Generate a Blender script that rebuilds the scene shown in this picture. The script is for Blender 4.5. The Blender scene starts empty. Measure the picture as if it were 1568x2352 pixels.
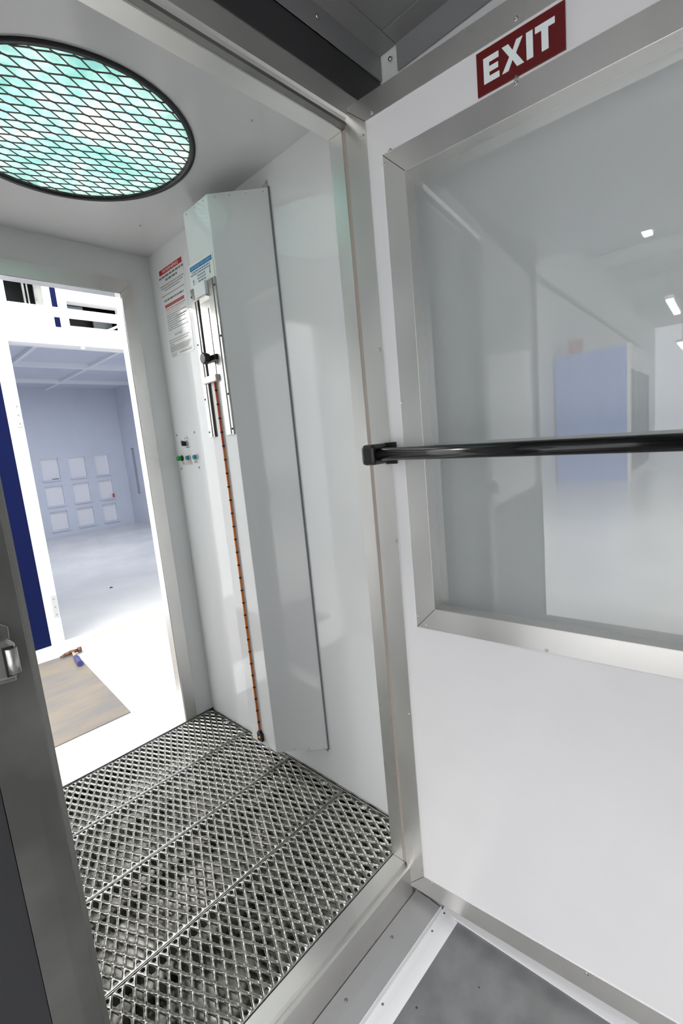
import bpy, bmesh, math, random
from mathutils import Vector, Matrix, Euler
random.seed(7)
SC = bpy.context.scene
COL = SC.collection
R = math.radians
ZO = 1.42            # everything below is measured from the camera's height; raised at the end so the floor is z = 0

# ---------------------------------------------------------------- camera, world, exposure
cam_d = bpy.data.cameras.new('camera')
cam = bpy.data.objects.new('camera', cam_d)
COL.objects.link(cam)
cam_d.sensor_fit = 'HORIZONTAL'
cam_d.sensor_width = 24.0
cam_d.lens = 1073.08 / 1568 * 24.0
cam_d.clip_start = 0.01
cam.location = (0, 0, ZO)
cam.rotation_euler = (R(81.5768), R(5.3718), R(-46.6199))
SC.camera = cam
SC.view_settings.view_transform = 'Standard'
SC.view_settings.look = 'None'
SC.view_settings.gamma = 1.0
SC.view_settings.exposure = 0.33
SC.view_settings.use_curve_mapping = False
SC.cycles.max_bounces = 10
SC.cycles.diffuse_bounces = 5
SC.cycles.glossy_bounces = 5
SC.cycles.transmission_bounces = 4
SC.cycles.transparent_max_bounces = 8
SC.cycles.sample_clamp_indirect = 4.0
SC.cycles.caustics_reflective = True
SC.cycles.caustics_refractive = False
SC.cycles.use_denoising = True
w = bpy.data.worlds.new('world')
SC.world = w
w.use_nodes = True
bg = w.node_tree.nodes['Background']
bg.inputs[0].default_value = (0.93, 0.96, 1.0, 1)
bg.inputs[1].default_value = 1.9

def area(name, loc, size, power, color=(1, 1, 1), rot=(0, 0, 0), sy=None):
    l = bpy.data.lights.new(name, 'AREA')
    l.energy = power; l.color = color
    l.shape = 'RECTANGLE'; l.size = size; l.size_y = sy or size
    o = bpy.data.objects.new(name, l); COL.objects.link(o)
    o.location = loc; o.rotation_euler = rot
    return o
# high-bay rows of the hall: over the aisle beyond the vestibule and over the hall on the left
area('aisle_light', (1.2, 3.2, 2.9), 2.6, 105, (1, .985, .95), sy=1.0)
area('aisle_flood', (-.26, 4.0, 1.45), .22, 22, (1, .985, .97), (Vector((-.26, 4.0, 1.45)) - Vector((.98, .5, -.2))).to_track_quat('Z', 'Y').to_euler())
area('hall_light', (-3.6, .6, 3.2), 2.2, 590, (1, .99, .97), sy=4.5)
area('booth_light', (2.6, 7.6, 1.52), 2.0, 62, (.90, .94, 1.0), sy=3.0)

# ---------------------------------------------------------------- materials
MATS = {}
def mat(name, color, rough=.5, metal=0., noise=0., scale=8., rvar=0., bump=0., spec=.5, emit=0., stretch=None, color2=None, lo=.35, hi=.65, detail=4.):
    if name in MATS: return MATS[name]
    m = bpy.data.materials.new(name); m.use_nodes = True
    nt = m.node_tree; N = nt.nodes; L = nt.links
    b = N['Principled BSDF']
    b.inputs['Base Color'].default_value = (*color, 1)
    b.inputs['Roughness'].default_value = rough
    b.inputs['Metallic'].default_value = metal
    b.inputs['Specular IOR Level'].default_value = spec
    if emit:
        b.inputs['Emission Color'].default_value = (*color, 1)
        b.inputs['Emission Strength'].default_value = emit
    if noise or rvar or bump or color2:
        tc = N.new('ShaderNodeTexCoord'); mp = N.new('ShaderNodeMapping')
        L.new(tc.outputs['Object'], mp.inputs[0])
        if stretch: mp.inputs['Scale'].default_value = stretch
        n = N.new('ShaderNodeTexNoise'); n.inputs['Scale'].default_value = scale; n.inputs['Detail'].default_value = detail
        L.new(mp.outputs[0], n.inputs['Vector'])
        if noise or color2:
            cr = N.new('ShaderNodeValToRGB')
            c2 = color2 or tuple(c * (1 - noise) for c in color)
            cr.color_ramp.elements[0].color = (*c2, 1); cr.color_ramp.elements[0].position = lo
            cr.color_ramp.elements[1].color = (*color, 1); cr.color_ramp.elements[1].position = hi
            L.new(n.outputs['Fac'], cr.inputs[0]); L.new(cr.outputs[0], b.inputs['Base Color'])
        if rvar:
            mr = N.new('ShaderNodeMapRange'); mr.inputs['From Min'].default_value = .3; mr.inputs['From Max'].default_value = .7
            mr.inputs['To Min'].default_value = rough - rvar; mr.inputs['To Max'].default_value = rough + rvar
            L.new(n.outputs['Fac'], mr.inputs[0]); L.new(mr.outputs[0], b.inputs['Roughness'])
        if bump:
            bp = N.new('ShaderNodeBump'); bp.inputs['Strength'].default_value = bump; bp.inputs['Distance'].default_value = .002
            L.new(n.outputs['Fac'], bp.inputs['Height']); L.new(bp.outputs[0], b.inputs['Normal'])
    MATS[name] = m
    return m

WHITE = mat('white_panel', (.76, .765, .765), .06, noise=.03, scale=3, spec=.55)
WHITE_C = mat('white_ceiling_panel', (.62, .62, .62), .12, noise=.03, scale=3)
WHITE_D = mat('white_door_skin', (.80, .79, .80), .22, noise=.03, scale=4, spec=.5)
ALU = mat('mill_aluminium', (.80, .788, .765), .34, .88, noise=.14, scale=4, rvar=.09, stretch=(1, 1, .5), detail=2)
ALU_D = mat('shaded_aluminium', (.29, .29, .275), .45, .8, noise=.3, scale=6, rvar=.08)  # darker copy of the aluminium, its shade put into the colour
STEEL = mat('galvanised_steel', (.60, .60, .57), .30, .95, noise=.25, scale=9, rvar=.1)
GALV = mat('grating_steel', (.48, .475, .445), .30, .95, noise=.25, scale=30, rvar=.06)
PAN = mat('pan_steel', (.46, .44, .40), .16, .95, scale=24, rvar=.05, color2=(.07, .065, .055), lo=.38, hi=.6)
WHITE_TRIM = mat('white_angle', (.80, .80, .82), .3, spec=.5)
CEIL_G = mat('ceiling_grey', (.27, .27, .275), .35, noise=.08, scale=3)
FLOOR_E = mat('entry_floor', (.20, .203, .21), .38, noise=.25, scale=14, rvar=.05)
FLOOR_H = mat('hall_floor', (.72, .715, .705), .22, noise=.10, scale=1.1, rvar=.07)
WHITE_B = mat('booth_white', (.86, .87, .88), .35)
WHITE_I = mat('booth_shade_white', (.66, .69, .78), .35, noise=.05, scale=2)  # bluish tint of the shaded interior is in the colour
BEAM_I = mat('booth_beam_white', (.86, .88, .92), .4)
BLUE = mat('booth_blue', (.003, .007, .05), .5, spec=.1)
BLUE_L = mat('light_blue_panel', (.11, .24, .75), .4)
BLACK = mat('black_rubber', (.008, .008, .008), .4)
BLACK_G = mat('black_gloss', (.005, .005, .0055), .16, spec=.5)
DARK = mat('void_shade', (.02, .02, .021), .6)  # near-black stands in for the unlit depth of slots and openings
DARKG = mat('dark_grey', (.045, .045, .048), .5)
RED = mat('sign_red', (.125, .003, .004), .4)
REDB = mat('label_red', (.42, .012, .016), .4)
REDT = mat('label_red_text', (.45, .14, .13), .5)
SIGN_W = mat('sign_white', (.86, .92, .92), .4)
LBL_W = mat('label_white', (.80, .79, .75), .4)
LBL_P = mat('label_pink_text', (.62, .42, .40), .5)
BLUEB = mat('label_blue', (.02, .16, .40), .4)
BLUET = mat('label_blue_text', (.12, .22, .34), .5)
LB_T = mat('label_light_blue', (.22, .52, .68), .5)
GREY_T = mat('label_grey_text', (.24, .24, .25), .6)
ORANGE = mat('cord_orange', (.80, .22, .02), .35)
ORRED = mat('cord_red', (.62, .09, .015), .35)
AMBER = mat('amber_bead', (.95, .35, .02), .3)
GREEN = mat('button_green', (.01, .28, .05), .35)
TEAL = mat('button_teal', (.0, .20, .24), .3)
MESHW = mat('guard_wire', (.075, .052, .045), .45, .3)
RUST = mat('hammer_head', (.16, .08, .05), .5, .5)
NAVY = mat('hammer_grip', (.05, .05, .18), .5)
PLY = mat('stained_board', (.23, .19, .145), .6, color2=(.15, .145, .148), scale=6, stretch=(.5, 1.6, 1), detail=8, lo=.3, hi=.7)
SPECK = mat('speck', (.05, .045, .04), .8)
YEL = mat('yellow_tape', (.85, .80, .42), .6)
LAMP = mat('lamp_glow', (1.0, .97, .90), .5, emit=14)
BRICK = mat('red_box', (.55, .12, .09), .6)

def glass():
    m = bpy.data.materials.new('window_glass'); m.use_nodes = True
    nt = m.node_tree; N = nt.nodes; L = nt.links
    N.remove(N['Principled BSDF']); out = N['Material Output']
    tr = N.new('ShaderNodeBsdfTransparent'); tr.inputs[0].default_value = (.93, .94, .94, 1)
    gl = N.new('ShaderNodeBsdfGlossy'); gl.inputs['Roughness'].default_value = .012
    fr = N.new('ShaderNodeFresnel'); fr.inputs['IOR'].default_value = 2.1
    df = N.new('ShaderNodeBsdfDiffuse'); df.inputs[0].default_value = (.8, .82, .82, 1)
    m1 = N.new('ShaderNodeMixShader'); m1.inputs[0].default_value = .32
    L.new(tr.outputs[0], m1.inputs[1]); L.new(df.outputs[0], m1.inputs[2])
    m2 = N.new('ShaderNodeMixShader'); L.new(fr.outputs[0], m2.inputs[0])
    L.new(m1.outputs[0], m2.inputs[1]); L.new(gl.outputs[0], m2.inputs[2])
    ge = N.new('ShaderNodeNewGeometry')
    def front(sock_out, dst):      # the back face of the pane only lets light through
        inv = N.new('ShaderNodeMath'); inv.operation = 'SUBTRACT'; inv.inputs[0].default_value = 1.0
        L.new(ge.outputs['Backfacing'], inv.inputs[1])
        mu = N.new('ShaderNodeMath'); mu.operation = 'MULTIPLY'
        if sock_out is None: mu.inputs[0].default_value = .32
        else: L.new(sock_out, mu.inputs[0])
        L.new(inv.outputs[0], mu.inputs[1]); L.new(mu.outputs[0], dst)
    front(fr.outputs[0], m2.inputs[0]); front(None, m1.inputs[0])
    L.new(m2.outputs[0], out.inputs[0])
    return m
GLASS = glass()

def filter_mat():
    m = bpy.data.materials.new('filter_media'); m.use_nodes = True
    nt = m.node_tree; N = nt.nodes; L = nt.links
    N.remove(N['Principled BSDF']); out = N['Material Output']
    tc = N.new('ShaderNodeTexCoord')
    n = N.new('ShaderNodeTexNoise'); n.inputs['Scale'].default_value = 26; n.inputs['Detail'].default_value = 7; n.inputs['Roughness'].default_value = .7
    L.new(tc.outputs['Object'], n.inputs[0])
    n2 = N.new('ShaderNodeTexNoise'); n2.inputs['Scale'].default_value = 4.5; n2.inputs['Detail'].default_value = 3
    L.new(tc.outputs['Object'], n2.inputs[0])
    mx = N.new('ShaderNodeMath'); mx.operation = 'ADD'
    L.new(n.outputs['Fac'], mx.inputs[0]); L.new(n2.outputs['Fac'], mx.inputs[1])
    cr = N.new('ShaderNodeValToRGB')
    e = cr.color_ramp.elements
    e[0].position = .40; e[0].color = (.49, .74, .71, 1)
    e[1].position = .62; e[1].color = (.92, .97, .93, 1)
    e2 = e.new(.52); e2.color = (.72, .87, .83, 1)
    md = N.new('ShaderNodeMath'); md.operation = 'MULTIPLY'; md.inputs[1].default_value = .5
    L.new(mx.outputs[0], md.inputs[0]); L.new(md.outputs[0], cr.inputs[0])
    tl = N.new('ShaderNodeBsdfTranslucent'); L.new(cr.outputs[0], tl.inputs[0])
    df = N.new('ShaderNodeBsdfDiffuse'); L.new(cr.outputs[0], df.inputs[0])
    ms = N.new('ShaderNodeMixShader'); ms.inputs[0].default_value = .2
    L.new(tl.outputs[0], ms.inputs[1]); L.new(df.outputs[0], ms.inputs[2])
    L.new(ms.outputs[0], out.inputs[0])
    return m
FILTER = filter_mat()

# ---------------------------------------------------------------- mesh helpers
def box(bm, x0, x1, y0, y1, z0, z1):
    if x0 > x1: x0, x1 = x1, x0
    if y0 > y1: y0, y1 = y1, y0
    if z0 > z1: z0, z1 = z1, z0
    v = [bm.verts.new(p) for p in ((x0,y0,z0),(x1,y0,z0),(x1,y1,z0),(x0,y1,z0),(x0,y0,z1),(x1,y0,z1),(x1,y1,z1),(x0,y1,z1))]
    for f in ((3,2,1,0),(4,5,6,7),(0,1,5,4),(1,2,6,5),(2,3,7,6),(3,0,4,7)): bm.faces.new([v[i] for i in f])
def prism(bm, pts, d):
    """polygon pts (3-D) swept by vector d"""
    a = [bm.verts.new(p) for p in pts]; b = [bm.verts.new(Vector(p) + Vector(d)) for p in pts]
    bm.faces.new(a[::-1]); bm.faces.new(b)
    n = len(pts)
    for i in range(n): bm.faces.new((a[i], a[(i+1) % n], b[(i+1) % n], b[i]))
def tube(bm, p0, p1, r0, r1=None, seg=20, caps=True, smooth=True):
    r1 = r0 if r1 is None else r1
    p0 = Vector(p0); p1 = Vector(p1); d = (p1 - p0).normalized()
    u = d.orthogonal().normalized(); v = d.cross(u)
    A = []; B = []
    for i in range(seg):
        a = 2 * math.pi * i / seg; o = u * math.cos(a) + v * math.sin(a)
        A.append(bm.verts.new(p0 + o * r0)); B.append(bm.verts.new(p1 + o * r1))
    for i in range(seg):
        f = bm.faces.new((A[i], A[(i+1) % seg], B[(i+1) % seg], B[i])); f.smooth = smooth
    if caps: bm.faces.new(A[::-1]); bm.faces.new(B)
def lathe(bm, c, axis, prof, seg=24, smooth=True):
    """prof = [(radius, height)], revolved about axis through c"""
    c = Vector(c); d = Vector(axis).normalized(); u = d.orthogonal().normalized(); v = d.cross(u)
    rings = []
    for r, h in prof:
        rings.append([bm.verts.new(c + d * h + (u * math.cos(2*math.pi*i/seg) + v * math.sin(2*math.pi*i/seg)) * max(r, 1e-5)) for i in range(seg)])
    for a, b in zip(rings, rings[1:]):
        for i in range(seg):
            f = bm.faces.new((a[i], a[(i+1) % seg], b[(i+1) % seg], b[i])); f.smooth = smooth
    bm.faces.new(rings[0][::-1]); bm.faces.new(rings[-1])
def NB(): return bmesh.new()
def root_matrix(o):
    while o.parent: o = o.parent
    return Matrix.Translation(o.location) @ o.rotation_euler.to_matrix().to_4x4()
def obj(name, bm, m, parent=None, world=False, bevel=0.):
    if world and parent: bm.transform(root_matrix(parent).inverted())
    bmesh.ops.recalc_face_normals(bm, faces=bm.faces)
    me = bpy.data.meshes.new(name); bm.to_mesh(me); bm.free()
    me.materials.append(m)
    o = bpy.data.objects.new(name, me); COL.objects.link(o)
    if parent: o.parent = parent
    if bevel:
        b = o.modifiers.new('edge', 'BEVEL'); b.width = bevel; b.segments = 2; b.limit_method = 'ANGLE'; b.angle_limit = R(40)
    return o
def tag(o, label, cat, group=None, kind=None):
    o['label'] = label; o['category'] = cat
    if group: o['group'] = group
    if kind: o['kind'] = kind
    return o
def struct(o, label, cat): return tag(o, label, cat, kind='structure')
def thing(name, label, cat, loc=(0,0,0), rz=0., group=None, kind=None):
    o = bpy.data.objects.new(name, None); COL.objects.link(o)
    o.empty_display_size = .05
    o.location = loc; o.rotation_euler = (0, 0, rz)
    return tag(o, label, cat, group, kind)
def sbox(name, m, label, cat, *boxes, bevel=0.):
    bm = NB()
    for b in boxes: box(bm, *b)
    return struct(obj(name, bm, m, bevel=bevel), label, cat)
def text_mesh(s, x, z, h, m, name, parent, y=-.0012, width=None, bold=.0, align='LEFT'):
    """lettering standing in the local XZ plane of a parent, facing local -Y"""
    cu = bpy.data.curves.new(name, 'FONT'); cu.body = s; cu.size = 1.0; cu.offset = bold; cu.align_x = align
    to = bpy.data.objects.new('t', cu); COL.objects.link(to)
    bpy.context.view_layer.update()
    me = bpy.data.meshes.new_from_object(to.evaluated_get(bpy.context.evaluated_depsgraph_get()))
    bpy.data.objects.remove(to); bpy.data.curves.remove(cu)
    xs = [v.co.x for v in me.vertices]; ys = [v.co.y for v in me.vertices]
    x0, x1, y0, y1 = min(xs), max(xs), min(ys), max(ys)
    sy = h / (y1 - y0); sx = (width / (x1 - x0)) if width else sy
    for v in me.vertices:
        a = (v.co.x - x0) * sx; b = (v.co.y - y0) * sy
        v.co = (x + a, y, z + b)
    me.name = name; me.materials.clear(); me.materials.append(m)
    o = bpy.data.objects.new(name, me); COL.objects.link(o); o.parent = parent
    return o
def text_line(bm, x0, x1, z, h, y=-.0012, gap=.35, seed=0):
    """a line of print too small to read: word-length dashes"""
    rnd = random.Random(seed); x = x0
    while x < x1 - h * .5:
        wl = h * rnd.uniform(1.2, 4.2); e = min(x + wl, x1)
        v = [bm.verts.new(p) for p in ((x, y, z), (e, y, z), (e, y, z + h), (x, y, z + h))]; bm.faces.new(v)
        x = e + h * gap * 1.6

# ---------------------------------------------------------------- hall: floor and shell
YA0, YA1 = .80, .87          # front wall of the vestibule (opening towards the camera)
YB0, YB1 = 2.14, 2.185        # rear wall of the vestibule
ZC = .91                     # vestibule ceiling
XR = 1.10                    # vestibule right wall
XL = -.12
sbox('floor', FLOOR_H, 'pale glossy painted concrete floor of the hall', 'floor', (-34, 14, -14, 22, -1.52, -1.42))
sbox('floor_entry', FLOOR_E, 'dark grey speckled floor in front of the open door', 'floor', (-1.07, 1.12, -1.5, .715, -1.42, -1.417))

# vestibule shell
sbox('wall_right', WHITE, 'glossy white panel wall behind the duct cover and warning label', 'wall', (XR, XR + .06, YA1, YB1, -1.42, ZC + .06))
sbox('wall_left', WHITE, 'white vestibule side wall left of the walkway', 'wall', (XL - .06, XL, YA1, YB1, -1.42, ZC + .06))
DX0, DX1, DZ = .05, .952, .735
sbox('wall_back', WHITE, 'white rear vestibule wall around the far doorway', 'wall',
     (XL, DX0, YB0, YB1, -1.42, ZC), (DX1, XR, YB0, YB1, -1.42, ZC), (DX0, DX1, YB0, YB1, DZ, ZC), (DX0, DX1, YB0, YB1, -1.42, -1.305))
OX0, OX1, OZ = .15, .979, .758
sbox('wall_front', WHITE, 'front vestibule wall around the near opening', 'wall',
     (-.87, OX0 - .008, YA0 + .012, YA1, -1.42, .968), (OX1 + .012, 1.12, YA0 + .012, YA1, -1.42, .968), (OX0 - .01, OX1 + .012, YA0 + .055, YA1, OZ + .012, .968))
# ceiling with the round filter opening
def plate_with_hole(bm, x0, x1, y0, y1, z0, z1, cx, cy, r, seg=72):
    ang = [2*math.pi*i/seg for i in range(seg)]
    for cxx, cyy in ((x0,y0),(x1,y0),(x1,y1),(x0,y1)): ang.append(math.atan2(cyy-cy, cxx-cx) % (2*math.pi))
    ang = sorted(set(ang)); P = []; Q = []
    for a in ang:
        c, s = math.cos(a), math.sin(a)
        t = min([(x1-cx)/c if c > 1e-9 else 1e9, (x0-cx)/c if c < -1e-9 else 1e9, (y1-cy)/s if s > 1e-9 else 1e9, (y0-cy)/s if s < -1e-9 else 1e9])
        P.append((cx+r*c, cy+r*s)); Q.append((cx+t*c, cy+t*s))
    n = len(ang)
    lay = []
    for z in (z0, z1): lay.append(([bm.verts.new((*p, z)) for p in P], [bm.verts.new((*q, z)) for q in Q]))
    (p0, q0), (p1, q1) = lay
    for i in range(n):
        j = (i+1) % n
        bm.faces.new((p0[i], p0[j], q0[j], q0[i])); bm.faces.new((p1[i], q1[i], q1[j], p1[j]))
        bm.faces.new((p0[i], p1[i], p1[j], p0[j])); bm.faces.new((q0[i], q0[j], q1[j], q1[i]))
CX, CY, CR = .591, 1.481, .327
bm = NB(); plate_with_hole(bm, XL, XR, YA1, YB0, ZC, ZC + .05, CX, CY, CR - .004)
struct(obj('ceiling', bm, WHITE_C), 'white vestibule ceiling with the round filter opening', 'ceiling')
# entry side: ceiling, right wall and rear wall behind the camera
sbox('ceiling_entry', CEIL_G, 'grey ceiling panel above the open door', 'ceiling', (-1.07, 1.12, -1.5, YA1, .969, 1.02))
sbox('wall_entry_right', WHITE, 'shaded wall hidden behind the open door', 'wall', (1.12, 1.18, -1.5, YA1, -1.42, 1.02))
sbox('wall_entry_back', DARKG, 'wall closing the entry side opposite the opening', 'wall', (-1.07, 1.18, -1.56, -1.5, -1.42, 1.02))

# ---------------------------------------------------------------- trims of the near opening
def trim(name, label, polys, m=ALU):
    bm = NB()
    for pts, d in polys: prism(bm, pts, d)
    return struct(obj(name, bm, m), label, 'trim')
# header: underside strip, concave groove, front strip
X0, X1 = OX0 - .0, OX1
hp = [(.872, .758), (.827, .758), (.822, .766), (.812, .7655), (.806, .775), (.800, .778), (.800, .830), (.812, .830), (.85, .79), (.872, .79)]
trim('trim_1', 'aluminium header strip over the near opening', [([(X0 - .075, y, z) for y, z in hp], (X1 - X0 + .12, 0, 0))])
trim('trim_2', 'dark strip above the aluminium header', [([(-.87, .798, .83), (-.87, .798, .909), (-.87, .814, .909), (-.87, .814, .83)], (1.985, 0, 0))], DARKG)  # flat strip in one dark colour, no depth modelled
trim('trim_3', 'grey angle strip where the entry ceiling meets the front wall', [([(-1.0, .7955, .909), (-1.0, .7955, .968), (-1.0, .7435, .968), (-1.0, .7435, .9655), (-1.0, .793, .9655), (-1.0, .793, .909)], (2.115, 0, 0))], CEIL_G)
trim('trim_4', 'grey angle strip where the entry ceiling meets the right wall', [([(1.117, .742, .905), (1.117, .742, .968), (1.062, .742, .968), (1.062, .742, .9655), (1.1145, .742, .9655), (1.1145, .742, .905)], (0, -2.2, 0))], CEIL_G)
# right jamb (deep strip, seal groove, hinge lip)
jp = [(.979, .872), (.979, .828), (.9845, .824), (.986, .815), (.980, .811), (.980, .8005), (.995, .8005), (1.02, .83), (1.02, .872)]
trim('trim_5', 'aluminium jamb between the vestibule wall and the open door', [([(x, y, -1.299) for x, y in jp], (0, 0, 2.0565))])
SEALM = mat('door_seal', (.34, .29, .25), .5)
bm = NB(); box(bm, .9795, .9845, .8125, .8255, -1.299, .758); struct(obj('trim_12', bm, SEALM), 'brownish seal groove beside the open door hinge edge', 'trim')
bm = NB(); box(bm, OX0, OX1, .8065, .8215, .7585, .766); struct(obj('trim_13', bm, ALU_D), 'dark strip for the shade in the groove under the near header', 'trim')  # darker strip puts the groove's shade into colour
# threshold
tp = [(.866, -1.300), (.822, -1.300), (.818, -1.309), (.809, -1.309), (.806, -1.302), (.800, -1.303), (.800, -1.419), (.83, -1.419), (.866, -1.36)]
trim('trim_6', 'aluminium threshold bar in front of the floor grating', [([(OX0, y, z) for y, z in tp], (OX1 - OX0 + .0, 0, 0))])
# left jamb, seen from its front
lp = [(.152, .872), (.152, .83), (.147, .826), (.147, .815), (.141, .811), (.137, .7985), (.112, .7965), (.0735, .7965), (.0735, .811), (.10, .83), (.10, .872)]
trim('trim_7', 'aluminium jamb at the near left edge, coloured dark for its shade', [([(x, y, -1.419) for x, y in lp], (0, 0, 2.176))], ALU_D)
sbox('trim_8', DARKG, 'dark grey kick panel beside the near left jamb', 'trim', (-.87, .0725, .8005, .8115, -1.418, -.36))
sbox('trim_9', ALU, 'pale corner strip at the end of the front wall', 'trim', (-.88, -.868, .79, .88, -1.42, .968))
bm = NB(); prism(bm, [(-.9, .7138, -1.4185), (-.9, .7138, -1.400), (-.9, .754, -1.3975), (-.9, .7985, -1.3985), (-.9, .7985, -1.4185)], (1.895, 0, 0))
struct(obj('trim_10', bm, mat('sill_grey', (.40, .40, .41), .32, .25)), 'grey sheet metal sill below the threshold', 'trim')
bm = NB()
for x_, y_ in ((.835, .772), (.64, .77)): lathe(bm, (x_, y_, -1.398), (0, 0, 1), [(.005, 0), (.004, .0015), (.002, .002)], 12)
for x_, y_ in ((.93, .70), (.70, .70), (.996, .70)): lathe(bm, (x_, y_, -1.4122), (0, 0, 1), [(.0035, 0), (.003, .0006)], 10)
tag(obj('sill_rivets', bm, mat('rivet_grey', (.22, .22, .22), .4, .5)), 'small rivets and holes along the sill and white angle', 'rivets', kind='stuff')
# white angles on the entry floor
bm = NB(); prism(bm, [(-1.0, .658, -1.4168), (-1.0, .685, -1.412), (-1.0, .709, -1.4125), (-1.0, .711, -1.4005), (-1.0, .7135, -1.4005), (-1.0, .7135, -1.4168)], (2.0, 0, 0))
struct(obj('baseboard_front', bm, WHITE_TRIM), 'white floor angle running parallel to the threshold', 'baseboard')
bm = NB(); box(bm, .0, .058, -1.7, .02, -1.4168, -1.4118)
for yh in (-.165, -.45): tube(bm, (.022, yh, -1.412), (.022, yh, -1.4112), .004, seg=10)
o = obj('baseboard_right', bm, WHITE_TRIM); o.location = (1.0008, .69, 0); o.rotation_euler = (0, 0, R(2.1))
struct(o, 'white floor angle running under the open door', 'baseboard')
# entry floor holes and specks
bm = NB()
for i in range(46):
    x = random.uniform(.2, .98); y = random.uniform(.05, .64); r = random.choice([.0012, .0016, .0022, .003])
    lathe(bm, (x, y, -1.417), (0, 0, 1), [(r, 0), (r, .0006)], 7)
o = obj('dirt_specks', bm, SPECK); tag(o, 'dark grit specks scattered on the grey floor by the door', 'dirt', kind='stuff')

# doorway trim of the rear wall
def frame_ring(prefix, label, x0, x1, z0, z1, w, y0, y1, depth):
    bm = NB()
    def pr(pts): prism(bm, [(x, y0, z) for x, z in pts], (0, y1 - y0, 0))
    g = .0006
    pr([(x1, z0), (x1, z1 - g), (x1 + w, z1 + w - g), (x1 + w, z0)])
    pr([(x0, z0), (x0 - w, z0), (x0 - w, z1 + w - g), (x0, z1 - g)])
    pr([(x0 + g, z1), (x1 - g, z1), (x1 + w - g, z1 + w), (x0 - w + g, z1 + w)])
    box(bm, x1 - .002, x1, y1, depth, z0, z1); box(bm, x0, x0 + .002, y1, depth, z0, z1); box(bm, x0, x1, y1, depth, z1 - .002, z1)
    return struct(obj(prefix, bm, ALU), label, 'trim')
frame_ring('trim_11', 'aluminium frame around the far doorway', DX0, DX1, -1.30, DZ, .058, YB0 - .004, YB0 + .001, YB1 + .01)

# ---------------------------------------------------------------- the open door leaf
LEAF = (.976, .81, 0); LRZ = math.atan2(-math.cos(R(4.4256)), math.sin(R(4.4256)))
door = thing('door_1', 'open white door with a window, swung towards the camera', 'door', LEAF, LRZ, kind='structure')
LW, LZ0, LZ1 = .90, -1.366, .794
WX0, WX1, WZ0, WZ1 = .154, .745, -.452, .598
bm = NB()
for b in ((0, WX0, 0, .045, LZ0, LZ1), (WX1, LW, 0, .045, LZ0, LZ1), (WX0, WX1, 0, .045, LZ0, WZ0), (WX0, WX1, 0, .045, WZ1, LZ1)): box(bm, *b)
bmesh.ops.remove_doubles(bm, verts=bm.verts, dist=1e-6)
obj('door_panel', bm, WHITE_D, door)
def strips(x0, x1, z0, z1, wl, wt, wb, name, y0, y1, out=True):
    """four mitred flat strips; widths measured inwards"""
    g = .0004
    I = (x0 + wl, x1 - wl, z0 + wb, z1 - wt)
    sides = {
        'l': [(x0, z0 + g), (I[0], I[2] + g), (I[0], I[3] - g), (x0, z1 - g)],
        'r': [(x1, z0 + g), (x1, z1 - g), (I[1], I[3] - g), (I[1], I[2] + g)],
        't': [(x0 + g, z1), (I[0] + g, I[3]), (I[1] - g, I[3]), (x1 - g, z1)],
        'b': [(x0 + g, z0), (x1 - g, z0), (I[1] - g, I[2]), (I[0] + g, I[2])]}
    b = NB()
    for (ax_, az_), (bx_, bz_) in (((x0, z1), (I[0], I[3])), ((x1, z1), (I[1], I[3])), ((x0, z0), (I[0], I[2])), ((x1, z0), (I[1], I[2]))):
        q = Vector((-(bz_ - az_), bx_ - ax_)).normalized() * .0009
        prism(b, [(ax_ - q.x, y0 - .00005, az_ - q.y), (ax_ + q.x, y0 - .00005, az_ + q.y), (bx_ + q.x, y0 - .00005, bz_ + q.y), (bx_ - q.x, y0 - .00005, bz_ - q.y)], (0, .0001, 0))
    obj('mitre_joints', b, mat('joint_dark', (.12, .11, .10), .6, .3), door)
    for k, pts in sides.items():
        b = NB(); prism(b, [(x, y0, z) for x, z in pts], (0, y1 - y0, 0)); obj(name, b, ALU, door)
strips(-.001, LW + .001, LZ0 - .001, LZ1 + .001, .059, .052, .060, 'edge_strip', -.002, .0004)
strips(.100, .80, -.507, .652, .055, .055, .056, 'window_frame', -.003, .0004)
bm = NB()   # window reveal
box(bm, WX0, WX0 + .002, -.002, .041, WZ0, WZ1); box(bm, WX1 - .002, WX1, -.002, .041, WZ0, WZ1)
box(bm, WX0, WX1, -.002, .041, WZ0, WZ0 + .002); box(bm, WX0, WX1, -.002, .041, WZ1 - .002, WZ1)
obj('window_reveal', bm, ALU, door)
bm = NB(); box(bm, WX0 + .001, WX1 - .001, .038, .0405, WZ0 + .001, WZ1 - .001)
obj('glass_pane', bm, GLASS, door)
RIV = [(.079,.752),(.049,.715),(.12,.654),(.103,.631),(.048,.224),(.104,.083),(.053,-.273),(.106,-.478),(.128,-.5),(.431,-.502),(.408,.648),(.412,.755),(.052,-.779),(.052,-1.285),(.085,-1.315),(.50,-1.315),(.72,-.502),(.72,.755)]
riv_me = None
for x, z in RIV:
    if riv_me is None:
        bm = NB(); lathe(bm, (0, 0, 0), (0, -1, 0), [(.0042, 0), (.0042, .0006), (.003, .0016), (.0013, .0017), (.0011, .0005)], 14)
        o = obj('rivet', bm, STEEL, door); riv_me = o.data
    else:
        o = bpy.data.objects.new('rivet', riv_me); COL.objects.link(o); o.parent = door
    o.location = (x, -.0022 if z > -1.25 or x > 1 else -.002, z)
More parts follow.
